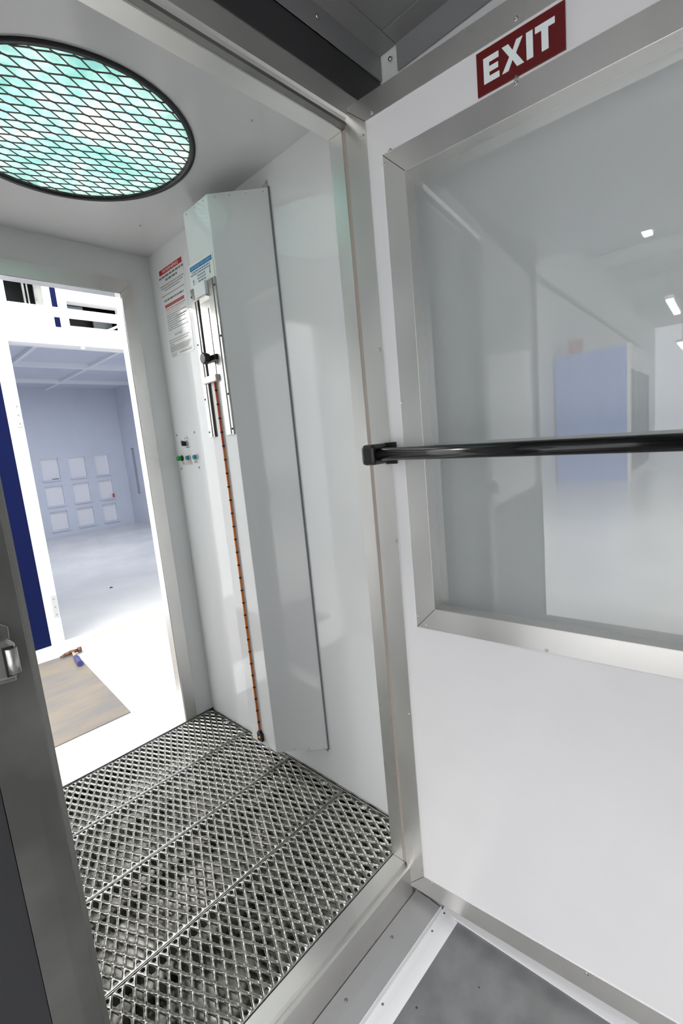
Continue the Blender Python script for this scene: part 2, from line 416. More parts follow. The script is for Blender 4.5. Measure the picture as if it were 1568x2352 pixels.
# push bar
pb = thing('push_bar', 'black push bar across the window of the open door', 'push bar', LEAF, LRZ)
za, zb = -.0375, -.0535
bm = NB(); tube(bm, (.040, -.052, za), (.85, -.052, zb - .0035), .0158, seg=28); obj('bar', bm, BLACK_G, pb)
for s in (0, 1):
    xx = .012 if s == 0 else .845
    zz = za if s == 0 else zb - .004
    bm = NB(); box(bm, xx, xx + .042, -.072, -.002, zz - .026, zz + .026); obj('end_bracket', bm, BLACK, pb, bevel=.009)
    if s == 0:
        bm = NB(); box(bm, xx + .03, xx + .066, -.0055, -.003, zz - .029, zz + .027); obj('mounting_plate', bm, BLACK, pb, bevel=.001)
# exit sign
es = thing('exit_sign', 'dark red sign with white EXIT lettering above the door window', 'sign', LEAF, LRZ)
bm = NB(); box(bm, .333, .497, -.0042, -.0004, .6585, .7355); obj('sign_plate', bm, RED, es)
def poly(bm, pts, y=-.0042, t=.0008): prism(bm, [(x, y, z) for x, z in pts], (0, -t, 0))
zt, zb_ = .7195, .6745; th = .0105
bm = NB()
x = .347; poly(bm, [(x, zb_), (x+.031, zb_), (x+.031, zb_+th), (x+.0115, zb_+th), (x+.0115, .692), (x+.029, .692), (x+.029, .692+.0098), (x+.0115, .692+.0098), (x+.0115, zt-th), (x+.0305, zt-th), (x+.0305, zt), (x, zt)])
poly(bm, [(.383, zb_), (.3955, zb_), (.4035, .6895), (.4115, zb_), (.4245, zb_), (.4105, .6975), (.4235, zt), (.4115, zt), (.4042, .7055), (.3965, zt), (.3840, zt), (.3975, .6972)])
poly(bm, [(.4295, zb_), (.4415, zb_), (.4415, zt), (.4295, zt)])
poly(bm, [(.4565, zb_), (.4685, zb_), (.4685, zt-th), (.480, zt-th), (.480, zt), (.4455, zt), (.4455, zt-th), (.4565, zt-th)])
obj('lettering', bm, SIGN_W, es)
bm = NB(); tube(bm, (.409, -.0042, .6565), (.409, -.0062, .6565), .004, .003, 14); obj('rivet', bm, STEEL, es)

# latch keeper on the left jamb
lk = thing('latch_keeper', 'cast metal latch keeper with roller on the near left jamb', 'latch', (.09, .795, -.25))
bm = NB()
prism(bm, [(.062, .7945, -.286), (.1165, .7945, -.292), (.119, .7945, -.212), (.105, .7945, -.200), (.062, .7945, -.196)], (0, -.003, 0)); obj('back_plate', bm, STEEL, lk, world=True, bevel=.001)
bm = NB(); prism(bm, [(.060, .7915, -.276), (.116, .7915, -.280), (.119, .7915, -.262), (.1195, .7915, -.232), (.112, .7915, -.222), (.060, .7915, -.224)], (0, -.024, 0)); obj('body', bm, STEEL, lk, world=True, bevel=.005)
bm = NB(); tube(bm, (.113, .7675, -.272), (.113, .7675, -.236), .0075, seg=18); obj('roller', bm, STEEL, lk, world=True)
bm = NB(); box(bm, .103, .1165, .7660, .7672, -.275, -.233); obj('slot', bm, DARK, lk, world=True)
bm = NB(); tube(bm, (.102, .7915, -.207), (.102, .789, -.207), .0055, seg=16); obj('screw', bm, STEEL, lk, world=True)

# ---------------------------------------------------------------- floor grating
PX, PYW = .030, .0618
def make_plank():
    Wd, x0, x1 = .3125, XL + .006, 1.083
    bm = NB()
    y_off = (Wd - 5 * PYW) / 2
    hs = .64; seg = 16
    def hole_pt(a, f):   # rhombus-like closed outline, f 0 = outer cell edge, 1 = hole lip
        c, s = math.cos(a), math.sin(a)
        d = abs(c) + abs(s)
        ox, oy = c / d * PX / 2, s / d * PYW / 2
        k = 1 / (abs(c) ** 1.06 + abs(s) ** 1.06) ** (1 / 1.06)
        ix, iy = c * k * PX / 2 * hs, s * k * PYW / 2 * (hs + .10)
        return ox + (ix - ox) * f, oy + (iy - oy) * f
    ang = [math.pi / 2 * q + math.pi / 2 * t for q in range(4) for t in (0, .22, .5, .78)]
    prof = [(0, -.0034), (.35, -.0030), (.70, -.0010), (.92, .0014), (1, .0013), (1.03, -.0055)]
    nx = int((x1 - x0) / PX)
    cells = []
    for i in range(nx + 1):
        for k in range(5): cells.append((x0 + (i + .5) * PX, y_off + (k + .5) * PYW, 'full'))
    for i in range(nx + 2):
        for k in range(1, 5): cells.append((x0 + i * PX, y_off + k * PYW, 'full'))
        cells.append((x0 + i * PX, y_off, 'lo')); cells.append((x0 + i * PX, y_off + 5 * PYW, 'hi'))
    for cx, cy, kind in cells:
        if cx - PX / 2 < x0 - 1e-4 or cx + PX / 2 > x1 + .004: continue
        if kind != 'full':
            # half diamond: small punched opening against the side channel
            s = 1 if kind == 'lo' else -1
            h = PYW / 2
            M = 12; A = []; B = []; C = []
            for q in range(M):
                a = 2 * math.pi * q / M; ca, sa = math.cos(a), math.sin(a)
                # triangle outline (base on the channel, tip inwards) sampled about the hole centre (0, .30 h)
                k = 1e9
                for (p1x, p1y), (p2x, p2y) in (((-PX/2, 0), (PX/2, 0)), ((PX/2, 0), (0, h)), ((0, h), (-PX/2, 0))):
                    ex, ey = p2x - p1x, p2y - p1y; den = ca * ey - sa * ex
                    if abs(den) > 1e-12:
                        tt = (p1x * ey - (p1y - .34 * h) * ex) / den
                        if tt > 0: k = min(k, tt)
                tx, ty = ca * k, .34 * h + sa * k
                A.append(bm.verts.new((cx + tx, cy + s * ty, -.0012)))
                B.append(bm.verts.new((cx + ca * .0052, cy + s * (.34 * h + sa * .0066), .0006)))
                C.append(bm.verts.new((cx + ca * .0052, cy + s * (.34 * h + sa * .0066), -.005)))
            for i in range(M):
                j = (i + 1) % M
                bm.faces.new((A[i], A[j], B[j], B[i])).smooth = True; bm.faces.new((B[i], B[j], C[j], C[i]))
            continue
        rings = []
        for f, z in prof:
            ring = []
            for q, a in enumerate(ang):
                px, py = hole_pt(a, f)
                zz = z
                if f >= .88 and f <= 1 and abs(math.cos(a)) > .05: zz += (.0011 if q % 2 else -.0008)
                node = max(0, abs(math.sin(a)) ** 6)     # bonds stay flat
                zz = zz * (1 - .55 * node) if f < .9 else zz
                ring.append(bm.verts.new((cx + px, cy + py, zz)))
            rings.append(ring)
        for a_, b_ in zip(rings, rings[1:]):
            for i in range(len(ang)):
                j = (i + 1) % len(ang)
                f = bm.faces.new((a_[i], a_[j], b_[j], b_[i])); f.smooth = True
    bmesh.ops.remove_doubles(bm, verts=bm.verts, dist=2e-5)
    bmesh.ops.recalc_face_normals(bm, faces=bm.faces)
    up = sum(1 if f.normal.z > 0 else -1 for f in bm.faces)
    me = bpy.data.meshes.new('tread'); bm.to_mesh(me); bm.free(); me.materials.append(GALV)
    bm = NB()
    for y0 in (0, Wd - .0015): box(bm, x0, x1, y0, y0 + .0015, -.045, .0015)
    box(bm, x0, x1, 0, y_off + .0005, -.0012, .0005); box(bm, x0, x1, Wd - y_off - .0005, Wd, -.0012, .0005)
    box(bm, x0, x0 + .004, 0, Wd, -.03, 0); box(bm, x1 - .0015, x1 + .0015, 0, Wd, -.03, .0012)
    bmesh.ops.recalc_face_normals(bm, faces=bm.faces)
    me2 = bpy.data.meshes.new('side_channel'); bm.to_mesh(me2); bm.free(); me2.materials.append(STEEL)
    bm = NB(); lathe(bm, (0, 0, 0), (0, 0, 1), [(.0115, 0), (.0115, .0018), (.0095, .0028), (.006, .003), (.0058, .0055), (.003, .0065)], 20)
    bmesh.ops.recalc_face_normals(bm, faces=bm.faces)
    me3 = bpy.data.meshes.new('bolt'); bm.to_mesh(me3); bm.free(); me3.materials.append(STEEL)
    return me, me2, me3
tread, chan, boltm = make_plank()
GL = ['galvanised grating plank nearest the threshold', 'galvanised grating plank second from the threshold, under the duct cover end',
      'galvanised grating plank third from the threshold', 'galvanised grating plank against the far doorway']
BOLT = {0: (1.063,), 1: (1.264,), 3: (1.949,)}
for k in range(4):
    y = .8685 + k * .3155
    g = thing('floor_grating', GL[k], 'grating', (0, y, -1.3), group='steel grating planks of the vestibule floor')
    for nm, me in (('tread', tread), ('side_channel', chan)):
        o = bpy.data.objects.new(nm, me); COL.objects.link(o); o.parent = g
    for by in BOLT.get(k, ()):
        o = bpy.data.objects.new('bolt', boltm); COL.objects.link(o); o.parent = g; o.location = (1.066, by - y, .002)
bm = NB(); box(bm, XL + .002, 1.098, .868, 2.137, -1.374, -1.370); box(bm, 1.094, 1.098, .868, 2.137, -1.37, -1.305); box(bm, XL + .002, 1.098, 2.132, 2.137, -1.37, -1.303)
box(bm, XL + .01, XL + .03, .87, 2.13, -1.37, -1.346); box(bm, 1.06, 1.08, .87, 2.13, -1.37, -1.346)
fb = NB(); box(fb, 1.0835, 1.0985, .868, 2.137, -1.318, -1.312); box(fb, XL + .002, 1.0985, 2.1295, 2.1325, -1.33, -1.296); struct(obj('trim_14', fb, DARKG), 'dark strips along the grating edges', 'trim')  # dark strips set into the gap beside the planks
fb = NB(); box(fb, XL + .002, 1.0985, 2.1325, 2.1395, -1.33, -1.2975); struct(obj('trim_15', fb, STEEL), 'steel edge bar between the grating and the far doorway', 'trim')
tag(obj('drip_pan', bm, PAN), 'stained metal pan visible through the floor grating', 'pan')

# ---------------------------------------------------------------- round ceiling filter
cf = thing('ceiling_filter', 'round backlit filter with diamond wire guard in the vestibule ceiling', 'light', (CX, CY, ZC))
bm = NB()
n = 96; prof = [(CR + .004, .0), (CR + .004, -.005), (CR - .003, -.007), (CR - .012, -.005), (CR - .012, .012), (CR - .008, .012)]
rings = [[bm.verts.new((r * math.cos(2*math.pi*i/n), r * math.sin(2*math.pi*i/n), h)) for i in range(n)] for r, h in prof]
for a, b in zip(rings, rings[1:] + rings[:1]):
    for i in range(n): f = bm.faces.new((a[i], a[(i+1) % n], b[(i+1) % n], b[i])); f.smooth = True
obj('rim', bm, BLACK, cf)
bm = NB()
v1 = Vector((.0400, -.0179)); v2 = Vector((.0392, .0176)); org = Vector((.6317 - CX, 1.2775 - CY)); RR = CR - .012
def wire(p, q):
    # clip to circle
    d = q - p; a = d.dot(d); b = 2 * p.dot(d); c = p.dot(p) - RR * RR; disc = b*b - 4*a*c
    if disc <= 0: return
    s = math.sqrt(disc); t0 = max(0, (-b - s) / (2*a)); t1 = min(1, (-b + s) / (2*a))
    if t1 <= t0: return
    P, Q = p + d * t0, p + d * t1
    if (Q - P).length < .002: return
    nrm = Vector((-d.y, d.x)).normalized() * .0012
    prism(bm, [(P.x - nrm.x, P.y - nrm.y, -.0005), (P.x + nrm.x, P.y + nrm.y, -.0005), (Q.x + nrm.x, Q.y + nrm.y, -.0005), (Q.x - nrm.x, Q.y - nrm.y, -.0005)], (0, 0, .0025))
for i in range(-18, 19):
    for j in range(-18, 19):
        p = org + v1 * i + v2 * j
        if p.length > CR + .09: continue
        bond = Vector((.0045, 0))
        wire(p + bond, p + v1 - bond); wire(p + bond, p + v2 - bond)
        wire(p - bond + Vector((0, .0006)), p + bond + Vector((0, .0006))); wire(p - bond - Vector((0, .0006)), p + bond - Vector((0, .0006)))
obj('wire_guard', bm, MESHW, cf)
bm = NB(); lathe(bm, (0, 0, .006), (0, 0, 1), [(RR + .003, 0), (RR + .003, .002)], 64, smooth=False); obj('filter_pad', bm, FILTER, cf)
bm = NB()
n = 64
pl = [(CR + .002, .052), (CR + .06, .052), (CR + .06, .30), (0.001, .30)]
lathe(bm, (0, 0, 0), (0, 0, 1), [(CR + .06, .052), (CR + .06, .30)], 48, smooth=False)
for f in list(bm.faces):
    if len(f.verts) > 4 and f.calc_center_median().z < .1: bm.faces.remove(f)
obj('plenum', bm, WHITE_B, cf)
fl = bpy.data.lights.new('filter_lamp', 'AREA'); fl.shape = 'DISK'; fl.size = .74; fl.energy = 2.3; fl.color = (1, 1, .99)
flo = bpy.data.objects.new('filter_lamp', fl); COL.objects.link(flo); flo.location = (CX, CY, ZC + .27)
# ceiling screws
for (x, y), lb in (((.94, 1.118), 'small screw head in the vestibule ceiling near the opening'), ((.948, 1.865), 'small screw head in the vestibule ceiling near the far wall')):
    bm = NB(); lathe(bm, (x, y, ZC), (0, 0, -1), [(.004, 0), (.004, .001), (.002, .002)], 12)
    tag(obj('ceiling_screw', bm, STEEL), lb, 'screw', 'vestibule ceiling screws')
for (x, y, z, n_), lb in (((.887, .7925, .938, (0, -1, 0)), 'rusty screw in the angle above the dark header strip'), ((1.112, .76, .940, (-1, 0, 0)), 'rusty screw in the corner above the open door')):
    bm = NB(); lathe(bm, (x, y, z), n_, [(.0055, 0), (.005, .003), (.002, .0045)], 12)
    tag(obj('angle_screw', bm, STEEL), lb, 'screw')

# ---------------------------------------------------------------- duct cover with slide gauge
dc = thing('duct_cover', 'tall white angled duct cover standing off the vestibule wall', 'duct cover', (1.1, 1.49, -1.168))
DZ0, DZ1 = -1.168, .845
pp = [(1.0995, 1.258), (.961, 1.410), (.961, 1.567), (1.0995, 1.722)]
bm = NB()
prism(bm, [(x, y, DZ0) for x, y in pp], (0, 0, DZ1 - DZ0 - .0)); 
obj('cover', bm, WHITE, dc, world=True, bevel=.002)
bm = NB(); box(bm, 1.094, 1.0995, 1.2545, 1.2585, DZ0, DZ1); obj('edge_seal', bm, mat('seal_grey', (.2, .2, .22), .5), dc, world=True)
bm = NB(); prism(bm, [(1.0995, 1.262, DZ1), (1.0995, 1.262, DZ1 + .022), (1.0995, 1.33, DZ1)], (-.002, 0, 0)); prism(bm, [(1.0995, 1.262, DZ1 + .0005), (1.0995, 1.33, DZ1 + .0005), (1.04, 1.325, DZ1 + .0005)], (0, 0, .001)); obj('top_bracket', bm, STEEL, dc, world=True)
bm = NB(); prism(bm, [(1.0995, 1.262, DZ0), (1.0995, 1.262, DZ0 - .014), (1.0995, 1.30, DZ0)], (-.002, 0, 0)); obj('bottom_bracket', bm, STEEL, dc, world=True)
sd = Vector((-.1385, .152, 0)).normalized(); sn = Vector((-.152, -.1385, 0)).normalized()
def cover_screw(p, n_):
    bm = NB(); lathe(bm, p, n_, [(.0024, 0), (.0022, .0012), (.001, .0018)], 10); obj('screw', bm, STEEL, dc, world=True)
for t in (.10, .38, .64, .88):
    p = Vector((1.0995, 1.258, 0)).lerp(Vector((.961, 1.41, 0)), t); 
    cover_screw((p.x, p.y, DZ1 - .012), sn)
    if t < .7: cover_screw((p.x, p.y, DZ0 + .008), sn)
for y in (1.435, 1.49, 1.545): cover_screw((.961, y, DZ1 - .012), (-1, 0, 0))
def fbox(name, m, y0, y1, z0, z1, t0, t1, bevel=0., parent=None):
    bm = NB(); box(bm, .961 - t1, .961 - t0, y0, y1, z0, z1); return obj(name, bm, m, parent or dc, world=True, bevel=bevel)
fbox('slot', DARK, 1.531, 1.541, .066, .59, 0, .0012)
r1 = fbox('guide_rail', STEEL, 1.541, 1.580, .065, .591, 0, .006, .0015)
r2 = fbox('guide_rail', STEEL, 1.416, 1.465, .065, .592, 0, .006, .0015)
for r, ys in ((r1, (1.553, 1.567)), (r2, (1.43, 1.452))):
    fbox('rail_lip', STEEL, ys[0], ys[1], .067, .589, .006, .0085, .001, parent=r)
for z in (.565, .40, .205, .085):
    for yy in (1.573, 1.421):
        bm = NB(); lathe(bm, (.955, yy, z), (-1, 0, 0), [(.0038, 0), (.0035, .002), (.0015, .003)], 10); obj('screw', bm, mat('dark_screw', (.06, .06, .06), .4, .6), dc, world=True)
sp = fbox('slider_plate', mat('slider_alu', (.86, .84, .80), .22, .9, noise=.12, scale=9), 1.466, 1.531, .262, .545, .001, .003)
fbox('slider_slot', DARK, 1.478, 1.482, .283, .506, .003, .0036, parent=sp)
fbox('stop_block', WHITE_B, 1.465, 1.538, .546, .592, .0, .016, .001)
fbox('stop_block_base', STEEL, 1.463, 1.552, .5405, .5475, .0, .017, .001)
bk = fbox('pointer_block', mat('block_alu', (.68, .65, .60), .4, .6), 1.462, 1.556, .256, .280, .003, .02, .004)
bm = NB(); lathe(bm, (.952, 1.497, .337), (-1, 0, 0), [(.011, -.008), (.011, .006), (.018, .010), (.020, .016), (.020, .030), (.017, .033)], 8, smooth=False); obj('clamp_knob', bm, BLACK, dc, world=True)
bm = NB(); box(bm, .945, .957, 1.455, 1.535, .327, .347); obj('clamp_arm', bm, BLACK, dc, world=True, bevel=.003)
# orange cord
oc = thing('indicator_cord', 'thin orange cord with black bands hanging down the duct cover', 'cord', (.955, 1.495, -1.15))
bm = NB(); tube(bm, (.956, 1.4945, .02), (.956, 1.499, -1.108), .0042, seg=12); obj('cord', bm, ORANGE, oc, world=True)
bm = NB(); tube(bm, (.956, 1.4965, .256), (.956, 1.4945, .02), .0042, seg=12); obj('cord_end', bm, ORRED, oc, world=True)
z = .228; k = 0; yfun = lambda z: 1.4965 - .002 * (.256 - z) / .236 if z > .02 else 1.4945 + .0045 * (.02 - z) / 1.128
bands = []
while z > -1.09:
    bm = NB(); tube(bm, (.956, yfun(z), z - .0028), (.956, yfun(z), z + .0028), .0051, seg=12); obj('band', bm, BLACK, oc, world=True)
    z -= .0498
bm = NB(); box(bm, .950, .9605, 1.483, 1.513, -1.148, -1.114); box(bm, .951, .9605, 1.492, 1.506, -1.116, -1.104); obj('end_holder', bm, BLACK, oc, world=True, bevel=.001)
bm = NB(); lathe(bm, (.950, 1.495, -1.130), (-1, 0, 0), [(.006, -.001), (.0058, .002), (.004, .0035), (.001, .004)], 16); obj('bead', bm, AMBER, oc, world=True)

# instruction label on the duct cover
il = thing('instruction_label', 'white label with a blue AIR DEFLECTOR SHIELD band on the duct cover', 'label', (.961, 1.5775, .0), R(-90))
# local x = 1.5775 - y ; local y = depth
bm = NB(); box(bm, 0, .1585, -.0012, -.0002, .5925, .672); obj('sheet', bm, LBL_W, il)
bm = NB(); box(bm, .009, .152, -.0018, -.0012, .6485, .6635); obj('title_band', bm, BLUEB, il, bevel=.0)
text_mesh('AIR DEFLECTOR SHIELD', .015, .652, .0078, LB_T, 'title_text', il, y=-.0022, width=.131, bold=.02)
bm = NB()
text_line(bm, .018, .140, .640, .0042, -.0016, seed=1); text_line(bm, .010, .143, .632, .0042, -.0016, seed=2)
text_line(bm, .052, .104, .622, .0046, -.0016, seed=3); text_line(bm, .052, .108, .6125, .0046, -.0016, seed=4); text_line(bm, .056, .104, .603, .0046, -.0016, seed=5)
obj('small_print', bm, BLUET, il)
bm = NB()
for x, s in ((.0235, 1), (.134, -1)):
    zc = .607 if s > 0 else .622
    prism(bm, [(x - .0013, -.0014, zc - .009), (x + .0013, -.0014, zc - .009), (x + .0013, -.0014, zc + .009), (x - .0013, -.0014, zc + .009)], (0, -.0004, 0))
    prism(bm, [(x - .0034, -.0014, zc + s * .005), (x + .0034, -.0014, zc + s * .005), (x, -.0014, zc + s * .0135)], (0, -.0006, 0))
obj('arrows', bm, mat('arrow_blue', (.03, .10, .30), .5), il)

# warning label on the wall
wl = thing('warning_label', 'tall white WARNING label with red bands on the vestibule wall', 'label', (XR, 2.065, 0), R(-90))
bm = NB(); box(bm, 0, .222, -.0008, -.0001, .448, .830); obj('sheet', bm, mat('label_clear_white', (.71, .71, .70), .3), wl)
bm = NB(); box(bm, .013, .214, -.0014, -.0008, .8025, .8235); obj('title_band', bm, REDB, wl)
text_mesh('WARNING', .040, .8060, .0138, mat('title_pink', (.75, .52, .48), .5), 'title_text', wl, y=-.0018, width=.145, bold=.03)
bm = NB()
text_line(bm, .004, .220, .7865, .0085, seed=11); text_line(bm, .060, .168, .7705, .0085, seed=12)
obj('heading_print', bm, mat('heading_grey', (.17, .18, .19), .6), wl)
bm = NB()
for i, (a, b) in enumerate(((.006, .218), (.012, .205), (.042, .178))): text_line(bm, a, b, .7535 - i * .0100, .0042, seed=20 + i)
text_line(bm, .008, .214, .7135, .0038, seed=25)
obj('small_print', bm, GREY_T, wl)
bm = NB(); text_line(bm, .026, .198, .690, .0078, seed=31); obj('heading_print', bm, mat('heading_grey', (0, 0, 0)), wl)
bm = NB(); box(bm, .026, .196, -.0014, -.0008, .6640, .6765); obj('title_band', bm, mat('band_red', (.40, .05, .05), .4), wl)
bm = NB(); text_line(bm, .036, .186, .6682, .0040, -.0018, seed=33); obj('title_text', bm, REDT, wl)
bm = NB()
rnd = random.Random(5)
for i in range(11):
    z = .658 - i * .0088
    if i in (1, 2): continue
    text_line(bm, .029, rnd.choice([.12, .19, .202, .198]), z - .004, .0036, seed=40 + i)
obj('small_print', bm, GREY_T, wl)
bm = NB(); text_line(bm, .03, .19, .6460, .0034, seed=60); text_line(bm, .03, .16, .6375, .0034, seed=61); text_line(bm, .11, .20, .6120, .0034, seed=62); obj('red_print', bm, LBL_P, wl)
text_mesh('NOTICE', .076, .5365, .0098, mat('notice_grey', (.30, .29, .24), .6), 'notice_text', wl, y=-.0014, width=.066, bold=.02)
bm = NB()
for i, (a, b) in enumerate(((.020, .198), (.022, .190), (.022, .06))): text_line(bm, a, b, .5225 - i * .0100, .0042, seed=70 + i)
for i in range(5): text_line(bm, .020, .205 - i * .006, .4950 - i * .0052, .0034, seed=80 + i, gap=.2)
text_line(bm, .10, .202, .4585, .0058, seed=90, gap=.15); text_line(bm, .024, .075, .4605, .0042, seed=91); text_line(bm, .03, .07, .4535, .0030, seed=92)
obj('small_print', bm, mat('print_olive', (.34, .34, .30), .6), wl)
bm = NB(); box(bm, .018, .206, -.0012, -.0008, .5530, .5535); box(bm, .018, .206, -.0012, -.0008, .4690, .4695); obj('divider_line', bm, GREY_T, wl)

# control buttons on the wall
def button(name, label, y, z, cap, base=STEEL, r=.0125, depth=.018, grp='push buttons under the selector switch'):
    t = thing(name, label, 'button', (XR, y, z), group=grp)
    bm = NB(); lathe(bm, (0, 0, 0), (-1, 0, 0), [(r, 0), (r, .003), (r * .93, .005), (r * .9, .008)], 24); obj('bezel', bm, base, t)
    bm = NB(); lathe(bm, (-.008, 0, 0), (-1, 0, 0), [(r * .84, 0), (r * .84, depth - .010), (r * .72, depth - .008)], 24); obj('cap', bm, cap, t)
button('push_button', 'green push button, nearest the wall corner', 2.083, -.001, GREEN, BLACK, .0135, .026)
button('push_button', 'teal push button in the middle above the red print', 2.014, -.002, TEAL)
button('push_button', 'teal push button nearest the duct cover', 1.948, -.0015, TEAL)
ss = thing('selector_switch', 'black rotary selector switch above the push buttons', 'switch', (XR, 2.020, .064))
bm = NB(); lathe(bm, (0, 0, 0), (-1, 0, 0), [(.0135, 0), (.0135, .004), (.012, .008)], 24); obj('bezel', bm, mat('bezel_grey', (.38, .42, .44), .3, .3), ss)
bm = NB(); lathe(bm, (-.008, 0, 0), (-1, 0, 0), [(.011, 0), (.011, .008)], 20); prism(bm, [(-.014, .004, -.010), (-.014, -.004, -.010), (-.014, -.004, .010), (-.014, .006, .014)], (-.012, 0, 0)); obj('knob', bm, BLACK, ss)
for i, (y, z) in enumerate(((2.104, .108), (1.940, .108), (2.104, -.051), (1.941, -.050))):
    bm = NB(); lathe(bm, (XR, y, z), (-1, 0, 0), [(.0058, 0), (.0052, .0015), (.0035, .002), (.003, .001)], 14)
    tag(obj('panel_screw', bm, mat('screw_grey', (.32, .33, .32), .4, .6)), ['screw at the upper corner of the buttons nearest the wall corner', 'screw at the upper corner of the buttons nearest the duct cover', 'screw at the lower corner of the buttons nearest the wall corner', 'screw at the lower corner of the buttons nearest the duct cover'][i], 'screw', 'screws around the control buttons')
bp_ = thing('button_print', 'tiny printed captions under the selector and push buttons', 'label', (XR, 2.11, 0), R(-90))
bm = NB(); text_line(bm, .024, .045, -.024, .0038, seed=101); text_line(bm, .030, .045, -.031, .0038, seed=102); text_line(bm, .135, .160, -.020, .0038, seed=103); text_line(bm, .135, .165, -.027, .0045, seed=104); text_line(bm, .078, .112, .044, .0042, seed=105)
text_line(bm, .075, .082, .086, .005, seed=107); text_line(bm, .098, .104, .087, .005, seed=108)
obj('grey_print', bm, GREY_T, bp_)
bm = NB()
for i in range(3): text_line(bm, .062 - i * .003, .112 + i * .004, -.0205 - i * .0062, .0042, seed=110 + i, gap=.2)
obj('red_print', bm, LBL_P, bp_)

# ---------------------------------------------------------------- aisle beyond the far doorway
YF = 4.25
bm = NB(); prism(bm, [(-.35, 2.72, -1.42), (.885, 2.70, -1.42), (.975, 3.985, -1.42), (-.35, 4.05, -1.42)], (0, 0, .006))
tag(obj('stained_board', bm, PLY), 'stained brown board lying on the hall floor beyond the doorway', 'board')
hm = thing('hammer', 'claw hammer with dark blue grip lying at the board corner', 'hammer', (.93, 3.82, -1.414))
def hx(bm, pts, rad, seg=10):
    for (a, ra), (b, rb) in zip(zip(pts, rad), zip(pts[1:], rad[1:])): tube(bm, a, b, ra, rb, seg)
hb = Vector((.955, 3.945, -1.392)); he = Vector((.918, 3.655, -1.3915)); ax = (he - hb).normalized(); sdv = Vector((-ax.y, ax.x, 0))
bm = NB(); hx(bm, [tuple(hb + ax * .03), tuple(hb + ax * .14)], [.010, .011]); obj('shaft', bm, mat('hammer_shaft', (.55, .40, .28), .5, .2), hm, world=True)
bm = NB(); hx(bm, [tuple(hb + ax * .12), tuple(hb + ax * .16), tuple(hb + ax * .27), tuple(hb + ax * .30)], [.013, .019, .018, .021], 14); obj('grip', bm, NAVY, hm, world=True)
bm = NB(); hx(bm, [tuple(hb - sdv * -.062), tuple(hb - sdv * -.035)], [.021, .021], 14); hx(bm, [tuple(hb + sdv * .036), tuple(hb + sdv * -.02)], [.013, .016])
for q in (-.006, .006):
    hx(bm, [tuple(hb - sdv * .012 + ax * q), tuple(hb - sdv * .05 + ax * (q * 1.6) + Vector((0, 0, -.004))), tuple(hb - sdv * .088 + ax * (q * 2 + .008) + Vector((0, 0, -.012)))], [.012, .009, .003], 8)
obj('head', bm, RUST, hm, world=True)
bm = NB(); prism(bm, [(1.18, 4.205, -1.42), (1.18, 4.245, -1.42), (4.0, 4.06, -1.42), (4.0, 4.02, -1.42)], (0, 0, .001)); tag(obj('floor_tape', bm, YEL), 'faint yellow tape line on the hall floor', 'tape')
bm = NB(); lathe(bm, (1.89, 5.70, -1.42), (0, 0, 1), [(.02, 0), (.012, .008), (.004, .01)], 9); tag(obj('debris', bm, SPECK), 'small dark scrap on the booth floor', 'debris')

# paint booth
pbth = thing('paint_booth', 'large white spray booth with blue stripe beyond the far doorway', 'booth', (2.5, 7.8, -1.42))
def pbox(name, m, *b, bevel=0., parent=None):
    bm = NB()
    for q in b: box(bm, *q)
    return obj(name, bm, m, parent or pbth, world=True, bevel=bevel)
pbox('column', WHITE_B, (.895, .99, YF, YF + .10, -1.42, 1.9))
pbox('blue_stripe', BLUE, (.745, .895, YF + .012, YF + .05, -1.395, 1.9))
pbox('front_panel', WHITE_B, (-2.5, .745, YF, YF + .10, -1.42, 1.9), (.74, .9, YF + .02, YF + .1, -1.42, -1.39))
# header with two openings
HX0, HX1 = .99, 4.4
def grid_wall(name, m, xs, zs, holes, y0, y1):
    bm = NB()
    for a, b in zip(xs, xs[1:]):
        for c, d in zip(zs, zs[1:]):
            if any(h[0] <= a + 1e-6 and b <= h[1] + 1e-6 and h[2] <= c + 1e-6 and d <= h[3] + 1e-6 for h in holes): continue
            box(bm, a, b, y0, y1, c, d)
    bmesh.ops.remove_doubles(bm, verts=bm.verts, dist=1e-5)
    inner = [f for f in bm.faces if sum(1 for g in bm.faces if g is not f and (g.calc_center_median() - f.calc_center_median()).length < 1e-5)]
    bmesh.ops.delete(bm, geom=list(set(inner)), context='FACES')
    return obj(name, bm, m, pbth, world=True)
grid_wall('header', WHITE_B, [HX0, 1.03, 1.305, 1.332, 1.374, 1.44, 1.86, HX1], [.985, 1.10, 1.12, 1.135, 1.24, 1.335, 1.49, 2.0],
          [(1.03, 1.305, 1.24, 1.49), (1.332, 1.374, 1.12, 2.0), (1.44, 1.86, 1.135, 1.335)], YF, YF + .10)
pbox('blue_stripe', BLUE, (1.332, 1.374, YF + .004, YF + .06, 1.12, 2.0))
w1 = pbox('opening_shade', DARK, (1.03, 1.305, YF + .30, YF + .32, 1.2, 1.52), (1.03, 1.305, YF + .1, YF + .32, 1.236, 1.24))  # dark sheet gives the opening its shade by colour
for x0_, x1_ in ((1.185, 1.20), (1.215, 1.225)): pbox('duct_pipe', STEEL, (x0_, x1_, YF + .15, YF + .17, 1.24, 1.49), parent=w1)
pbox('duct_panel', STEEL, (1.25, 1.305, YF + .10, YF + .12, 1.24, 1.49), parent=w1)
w2 = pbox('opening_shade', DARK, (1.44, 1.86, YF + .30, YF + .32, 1.13, 1.34))
pbox('duct_panel', mat('duct_grey', (.16, .18, .19), .4, .4), (1.70, 1.86, YF + .2, YF + .22, 1.18, 1.335), parent=w2)
pbox('duct_panel', mat('duct_grey', (.16, .18, .19), .4, .4), (1.44, 1.60, YF + .12, YF + .14, 1.30, 1.335), parent=w2)
